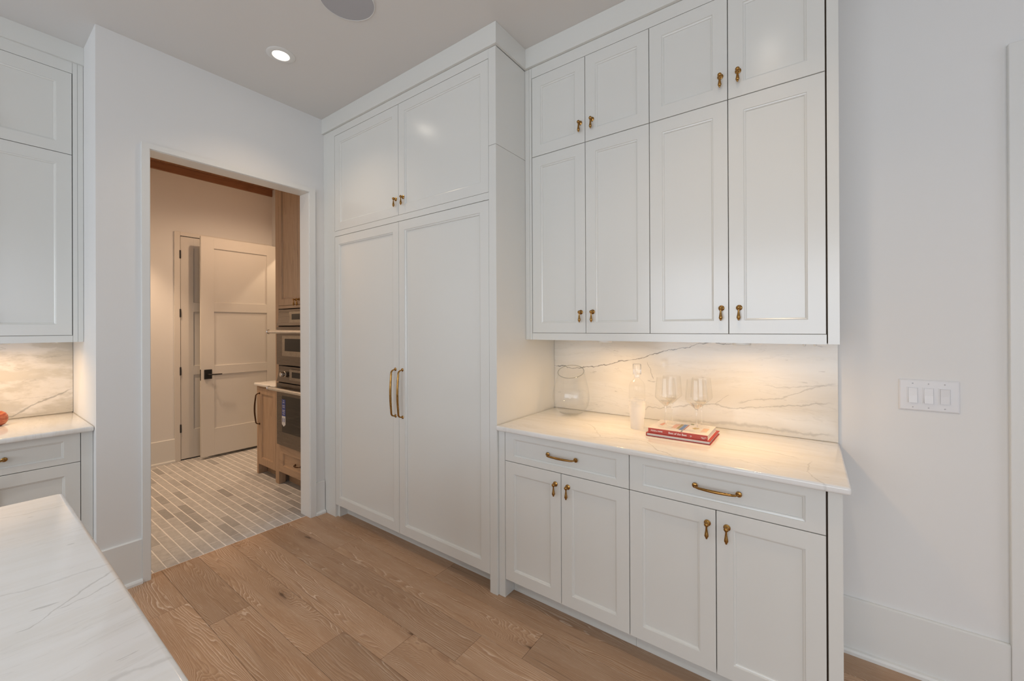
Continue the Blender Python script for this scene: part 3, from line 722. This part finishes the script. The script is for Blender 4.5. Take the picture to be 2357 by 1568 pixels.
for x, y, l in ((-.655, 2.115, 'tiny clear cable clip between the two puck lights'), (-.015, 2.02, 'tiny clear cable clip near the counter end, nearer the cabinet middle'), (.020, 2.03, 'tiny clear cable clip nearest the outer cabinet end'), (-3.56, .36, 'tiny clear cable clip under the niche cabinet')):
    tag(obj('cable_clip', lathe([(0, 0), (.0055, 0), (.0055, -.004), (.004, -.0085), (0, -.0095)], (x, y, 1.3650), 'z', 12), M_TRIM, origin=(x, y, 1.365), smooth=True), l, 'clip')

# ------------------------------------------------------------------ switch plate
sw = thing('light_switch', (.391, YB, 1.151), 'white triple rocker switch plate on the wall past the bar', 'light switch')
SX0, SX1, SZ0, SZ1 = .303, .4800, 1.0875, 1.2150
bm = newbm()
P0 = [(SX0, SZ0), (SX1, SZ0), (SX1, SZ1), (SX0, SZ1)]
def ring(i, y): return [bm.verts.new((x+(i if x < .39 else -i), y, z+(i if z < 1.15 else -i))) for x, z in P0]
R = [ring(0, YB-.0004), ring(0, YB-.0022), ring(.0025, YB-.0048), ring(.006, YB-.0060)]
for A, C in zip(R, R[1:]):
    for k in range(4): bm.faces.new((A[k], A[(k+1) % 4], C[(k+1) % 4], C[k]))
bm.faces.new(R[0][::-1]); bm.faces.new(R[-1])
obj('plate', bm, M_PLASTIC, sw)
for cx, on in ((.3450, True), (.3915, True), (.4380, False)):
    f = obj('rocker_frame', holed('y', YB-.0075, YB-.0060, cx-.0172, cx+.0172, 1.1180, 1.1840, cx-.0148, cx+.0148, 1.1204, 1.1816), M_PLASTIC, sw)
    o1, o2 = (.0095, .0128) if on else (.0120, .0090)   # how far the two halves stand out, top and bottom
    bm = newbm()
    pr = [(YB-.0062, 1.1209), (YB-o2, 1.1209), (YB-.0092, 1.151), (YB-o1+.001, 1.1811), (YB-.0062, 1.1811)]
    obj('rocker', prism(pr, 'x', cx-.0130, cx+.0130), M_PLASTIC, sw)
    for z in (1.1995, 1.1020):
        obj('screw', lathe([(0, -.0072), (.0020, -.0070), (.0026, -.0058)], (cx, YB, z), 'y', 10), M_SCREW, sw, smooth=True)

# ------------------------------------------------------------------ things on the bar counter
CT = .9146
def shell(prof, th):
    """outer profile and the same curve pulled in: a thin walled vessel"""
    inner = []
    for i, (r, h) in enumerate(prof):
        a = prof[max(i-1, 0)]; b = prof[min(i+1, len(prof)-1)]
        tx, ty = b[0]-a[0], b[1]-a[1]; l = math.hypot(tx, ty) or 1
        inner.append((max(r-ty/l*th, 0.0), h+tx/l*th))
    return prof+inner[::-1]
def smoothprof(pts, n=5):
    out = []
    for i in range(len(pts)-1):
        p0, p1, p2, p3 = pts[max(i-1, 0)], pts[i], pts[i+1], pts[min(i+2, len(pts)-1)]
        for k in range(n):
            t = k/n
            out.append(tuple(.5*((2*p1[j])+(-p0[j]+p2[j])*t+(2*p0[j]-5*p1[j]+4*p2[j]-p3[j])*t*t+(-p0[j]+3*p1[j]-3*p2[j]+p3[j])*t**3) for j in (0, 1)))
    out.append(pts[-1]); return [(max(r, 0), h) for r, h in out]
vx, vy = -1.157, 2.187
pr = smoothprof([(0, .0015), (.030, .001), (.060, .010), (.092, .036), (.107, .075), (.1105, .110), (.105, .155), (.095, .200), (.085, .240), (.0785, .268)], 5)
vs = thing('glass_vase', (vx, vy, CT), 'wide clear glass vase shaped like a stemless tumbler in the counter corner', 'vase')
vd = Vector((-.30, .954, 0))
def slant(bm):
    for v in bm.verts:
        k = max(0.0, min(1.0, (v.co.z-CT-.12)/.148))
        v.co.z += (.40*vd.dot(v.co-Vector((vx, vy, 0)))-.012)*k*k*(3-2*k)
    return bm
obj('bowl', slant(lathe(shell(pr, .0030), (vx, vy, CT), 'z', 48)), M_GLASS, vs, smooth=True)
obj('base', lathe([(0, .0012), (.045, .0012), (.066, .0105), (.070, .0150), (.050, .0115), (0, .0095)], (vx, vy, CT), 'z', 40), M_THICK, vs, smooth=True)
obj('rim', slant(lathe([(.0785+.0022*math.cos(a*math.pi/4)-.001, .268+.0022*math.sin(a*math.pi/4)) for a in range(8)], (vx, vy, CT), 'z', 48, closed=True)), M_RIM, vs, smooth=True)
bx, by = -.717, 2.076
bt = thing('glass_bottle', (bx, by, CT), 'slim glass bottle with frosted lower half and clear stopper', 'bottle')
pr = smoothprof([(0, .001), (.028, .001), (.0325, .006), (.0345, .05), (.0395, .088), (.0405, .13), (.0402, .18), (.0395, .215), (.034, .236), (.022, .250), (.0150, .258), (.0142, .275)], 4)
obj('flask', lathe(pr, (bx, by, CT), 'z', 36), M_FROST, bt, origin=(bx, by, CT), smooth=True)
obj('stopper', lathe([(0, .262), (.0105, .262), (.0112, .276), (.0195, .2775), (.0205, .281), (.0205, .327), (.0190, .331), (0, .332)], (bx, by, CT), 'z', 28), M_SOLID, bt, smooth=True)

# books
bk = thing('red_book', (-.492, 2.075, CT), 'red cloth hardback lying flat beneath the white cookbook', 'book', 'books on the bar counter')
Z0, Z1 = CT+.0002, CT+.0165
XA, XB_, YA, YC = -.634, -.352, 1.960, 2.190
obj('cover_board', B(XA, XB_, YA, YC, Z0, Z0+.0028, bev=.0006), M_RED2, bk)
obj('cover_board', B(XA, XB_, YA, YC, Z1-.0028, Z1, bev=.0006), M_RED2, bk)
obj('spine', B(XA-.001, XA+.0018, YA, YC, Z0, Z1, bev=.0008), M_RED2, bk)
obj('pages', B(XA+.002, XB_-.005, YA+.005, YC-.005, Z0+.003, Z1-.003), M_PAGES, bk)
ck = thing('cookbook', (-.495, 2.068, Z1), 'white cookbook with red printed spine carrying the wine glasses', 'book', 'books on the bar counter')
z0, z1 = Z1+.0003, Z1+.0225
xa, xb, ya, yc = -.6255, -.364, 1.966, 2.172
g = G('cookbook_cover'); M_COVER = g.done(g.bsdf(Base_Color=(.80, .745, .70), Roughness=.3))
obj('cover_board', B(xa, xb, ya, yc, z1-.0012, z1), M_COVER, ck)
obj('cover_board', B(xa, xb, ya, yc, z0, z0+.0012), M_COVER, ck)
obj('spine', B(xa, xb, ya-.0010, ya+.0008, z0, z1-.0002, bev=.0004), M_RED, ck)
obj('pages', B(xa+.001, xb-.002, ya+.001, yc-.003, z0+.0013, z1-.0013), M_PAGES, ck)
def patch(name, pts, col):
    bm = prism(pts, 'z', z1-.0002, z1+.00025)
    obj(name, bm, flat('print_'+name, col, .4), ck)
patch('olive_print', [(-.512, 2.02), (-.499, 2.02), (-.499, 2.125), (-.512, 2.125)], (.36, .27, .10))
patch('blue_print', [(-.4975, 2.005), (-.4805, 2.005), (-.4805, 2.128), (-.4975, 2.128)], (.12, .23, .50))
patch('rust_print', [(-.479, 2.012), (-.4735, 2.012), (-.4735, 2.128), (-.479, 2.128)], (.45, .16, .12))
patch('salmon_print', [(-.536, 2.02), (-.514, 2.02), (-.514, 2.12), (-.536, 2.12)], (.72, .42, .34))
patch('grey_print', [(-.481, 1.970), (-.474, 1.970), (-.474, 1.998), (-.481, 1.998)], (.14, .13, .12))
patch('green_print', [(-.474, 2.145), (-.460, 2.145), (-.460, 2.162), (-.474, 2.162)], (.28, .30, .10))
patch('food_print', [(-.452, 2.07), (-.436, 2.055), (-.418, 2.075), (-.436, 2.10)], (.48, .36, .12))
patch('coral_print', [(-.600, 2.06), (-.582, 2.045), (-.578, 2.10), (-.592, 2.115)], (.62, .28, .20))
patch('peach_print', [(-.405, 2.02), (-.380, 2.02), (-.380, 2.10), (-.405, 2.10)], (.75, .50, .36))
def lettering(txt, x, z, size, parent, name='lettering'):
    cu = bpy.data.curves.new('txt', 'FONT'); cu.body = txt; cu.size = size; cu.extrude = .00015; cu.offset = .00018
    o = bpy.data.objects.new('txt', cu); COL.objects.link(o)
    dg = bpy.context.evaluated_depsgraph_get(); dg.update()
    me = bpy.data.meshes.new_from_object(o.evaluated_get(dg)); bpy.data.objects.remove(o)
    R = Matrix.Rotation(math.pi/2, 4, 'X'); R.translation = Vector((x, ya-.00125, z))-base(parent)
    me.transform(R); me.materials.clear(); me.materials.append(M_WHITEINK)
    ob = bpy.data.objects.new(name, me); COL.objects.link(ob); ob.parent = parent; ob['kind'] = 'stuff'
    return ob
zt = z0+.0066
lettering('FOOD', -.6130, zt+.0016, .0088, ck)
lettering('&', -.5868, zt+.0016, .0056, ck)
lettering('WINE', -.5812, zt+.0016, .0088, ck)
lettering('Best of the Best', -.5320, zt, .0125, ck)
lettering('VOL', -.4375, zt+.0030, .0042, ck)
lettering('11', -.4365, zt-.0010, .0042, ck)
lettering('FOOD & WINE', -.3915, zt+.0035, .0034, ck)
lettering('BOOKS', -.3880, zt-.0008, .0036, ck)

# wine glasses, the first one built and then copied with its parts
gz = z1+.0004
wg = thing('wine_glass', (-.560, 2.024, gz), 'clear wine glass nearest the bottle at the front of the cookbook', 'wine glass', 'wine glasses standing on the cookbook')
gx, gy = -.560, 2.024
obj('foot', lathe([(0, 0), (.034, 0), (.0362, .0006), (.036, .0014), (.020, .0026), (.009, .0048), (.0046, .0085), (.0036, .013), (0, .013)], (gx, gy, gz), 'z', 32), M_GLASS, wg, smooth=True)
obj('stem', lathe([(0, .0125), (.0036, .0130), (.0030, .030), (.0029, .070), (.0034, .090), (.0060, .0985), (.0020, .1015), (0, .102)], (gx, gy, gz), 'z', 16), M_SOLID, wg, smooth=True)
pr = smoothprof([(0, .1010), (.006, .1012), (.020, .1135), (.038, .1310), (.0466, .1400), (.0486, .1465), (.0478, .160), (.0446, .202), (.0410, .2375)], 4)
obj('bowl', lathe(shell(pr, .0012), (gx, gy, gz), 'z', 40), M_GLASS, wg, smooth=True)
obj('bowl_base', lathe([(0, .1024), (.0066, .1026), (.0192, .1150), (.0300, .1256), (.0285, .1260), (.0150, .1140), (0, .1085)], (gx, gy, gz), 'z', 32), M_SPARK, wg, smooth=True)
GL = [((-.556, 2.118), 'clear wine glass nearest the bottle at the back of the cookbook'),
      ((-.421, 2.022), 'clear wine glass farthest from the bottle at the front of the cookbook'),
      ((-.419, 2.118), 'clear wine glass farthest from the bottle at the back of the cookbook')]
for (x, y), l in GL:
    c = wg.copy(); COL.objects.link(c); c.location = (x, y, gz); c['label'] = l
    for ch in list(wg.children):
        k = ch.copy(); COL.objects.link(k); k.parent = c

# ------------------------------------------------------------------ oak pantry cabinets and ovens
YO = 1.785; fo = face_y(YO)
oc = thing('oak_base_cabinet', (-4.23, YO, 0), 'low white oak cabinet with tall bronze pull beside the oven tower', 'cabinet')
obj('stile', B(-4.445, -4.412, YO, YO+.08, 0, .872, bev=.001), M_OAK, oc)
obj('stile', B(-4.050, -4.0215, YO, YO+.022, 0.0, .872, bev=.001), M_OAK, oc)
obj('rail', B(-4.412, -4.050, YO, YO+.022, .858, .872), M_OAKX, oc)
obj('side_panel', B(-4.444, -4.425, YO+.0805, 2.408, 0, .872), M_OAK, oc)
obj('carcass', B(-4.424, -4.0215, YO+.026, 2.408, .10, .872), M_GAP, oc)
obj('toe_kick', B(-4.424, -4.0215, YO+.085, YO+.097, 0, .098), M_OAKX, oc)
d = door(oc, 'door', fo, -4.409, -4.053, .100, .855, -4.340, -4.105, .168, .795, mat=M_OAK)
bar_pull(d, fo, (-4.385, .498), (-4.385, .800), out=.034, r=.0065, mat=M_BRONZE, bow=.012)
slab_top('countertop', -4.462, -4.0212, YO-.022, 2.4085, .8728, .9005, M_COUNTER, 'short pale stone counter on the low oak cabinet', 'countertop')
YT = 1.775; ft = face_y(YT); TX0, TX1 = -4.0200, -3.2
ot = thing('oven_tower', (-3.61, YT, 0), 'tall white oak cabinet housing two built in ovens', 'cabinet')
obj('stile', B(TX0, -3.962, YT, YT+.06, 0, PZ-.002, bev=.001), M_OAK, ot)
obj('stile', B(-3.258, TX1, YT, YT+.06, 0, PZ-.002, bev=.001), M_OAK, ot)
obj('side_panel', B(TX0, TX0+.02, YT+.061, 2.408, 0, PZ-.002), M_OAK, ot)
obj('side_panel', B(TX1-.02, TX1, YT+.061, 2.408, 0, PZ-.002), M_OAK, ot)
obj('carcass', B(-3.961, -3.259, YT+.61, 2.408, .1, PZ-.002), M_GAP, ot)
obj('rail', B(-3.9615, -3.2585, YT, YT+.03, 1.618, 1.643), M_OAKX, ot)
obj('rail', B(-3.9615, -3.2585, YT, YT+.03, 3.10, PZ-.002), M_OAKX, ot)
obj('back_board', B(-3.9615, -3.2585, YT+.03, YT+.04, 1.62, 3.18), M_GAP, ot)
obj('toe_kick', B(-3.9615, -3.2585, YT+.09, YT+.10, 0, .115), M_OAKX, ot)
for a, b, k in ((-3.9605, -3.6115, -3.6385), (-3.6085, -3.2595, -3.5815)):
    d = door(ot, 'door', ft, a, b, 1.6465, 3.0975, a+.058, b-.058, 1.703, 3.03, mat=M_OAK); drop_pull(d, ft, k, 1.690)
d = door(ot, 'drawer', ft, -3.9605, -3.2595, .118, .366, -3.884, -3.336, .180, .298, mat=M_OAKX)
bar_pull(d, ft, (-3.652, .235), (-3.562, .235), out=.024, r=.005, mat=M_BRONZE, bow=.004)
def oven(name, label, z0, z1, zc, knob, win, hz):
    t = thing(name, (-3.61, YT, z0), label, 'oven')
    a, b = -3.955, -3.265
    obj('body', B(a+.006, b-.006, YT+.012, YT+.55, z0+.002, z1-.004), M_GAP, t)
    h = z1-zc
    prof = [(YT+.011, zc+.012), (YT-.022, zc+.012), (YT-.020, zc+.018), (YT-.006, zc+.012+(h-.012)*.45), (YT-.001, zc+.012+(h-.012)*.75), (YT-.002, z1), (YT+.011, z1)]
    pn = obj('control_panel', prism(prof, 'x', a, b), M_STEEL, t)
    obj('display_bezel', B(-3.728, -3.492, YT-.0155, YT-.004, zc+.012+h*.14, z1-h*.14, bev=.002), M_BEZEL, pn)
    obj('display', B(-3.681, -3.539, YT-.0165, YT-.0150, zc+.012+h*.32, z1-h*.28), M_BGLASS, pn)
    if knob:
        for kx in (-3.80, -3.42):
            obj('knob', lathe([(0, -.050), (.018, -.050), (.021, -.046), (.021, -.018), (.026, -.014), (.026, -.004), (0, -.004)], (kx, YT-.010, zc+.012+h*.48), 'y', 24), M_CHROME, pn, smooth=True)
    dr = obj('oven_door', B(a, b, YT-.022, YT+.010, z0, zc, bev=.003), M_STEEL, t)
    w0, w1, wx = win
    obj('window_bezel', B(wx-.052, -7.22-(wx-.052), YT-.0238, YT-.0215, w0-.045, w1+.027, bev=.0008), M_BEZEL if not knob else M_STEEL, dr)
    obj('window_glass', B(wx, -7.22-wx, YT-.0248, YT-.0235, w0, w1), M_OGLASS if knob else M_BGLASS, dr)
    obj('handle', tube([(-3.992, YT-.075, hz), (-3.985, YT-.075, hz), (-3.984, YT-.075, hz), (-3.236, YT-.075, hz), (-3.235, YT-.075, hz), (-3.228, YT-.075, hz)], [.0200, .0200, .0170, .0170, .0200, .0200], 16), M_CHROME, t, smooth=True)
    for x in (-3.945, -3.275):
        obj('bracket', tube([(x, YT-.021, hz), (x, YT-.064, hz)], [.010, .008], 12), M_CHROME, t, smooth=True)
    return t, dr
oven('speed_oven', 'small steel speed oven in the upper opening of the oak tower', 1.108, 1.608, 1.452, False, (1.235, 1.345, -3.792), 1.408)
t, dr = oven('wall_oven', 'large steel wall oven with a blue tag on its glass', .378, 1.094, .942, True, (.505, .832, -3.846), .893)
tg = obj('blue_tag', B(-3.845, -3.780, YT-.0262, YT-.0250, .650, .800), flat('tag_blue', (.035, .07, .33), .35), dr)
obj('white_tag', prism([(-3.845, .650), (-3.780, .650), (-3.780, .575), (-3.8125, .556), (-3.845, .575)], 'y', YT-.0262, YT-.0250), flat('tag_white', (.74, .74, .76), .4), dr)
for zz, ww in ((.785, .016), (.770, .030), (.742, .046), (.728, .040), (.700, .046), (.686, .040), (.668, .036)):
    obj('tag_print', B(-3.8125-ww/2, -3.8125+ww/2, YT-.0266, YT-.0261, zz, zz+.004), M_WHITEINK, dr)
for x0_, x1_ in ((-3.834, -3.822), (-3.806, -3.794)):
    obj('tag_print', B(x0_, x1_, YT-.0266, YT-.0261, .596, .632), flat('tag_ink', (.10, .13, .35), .5), dr)
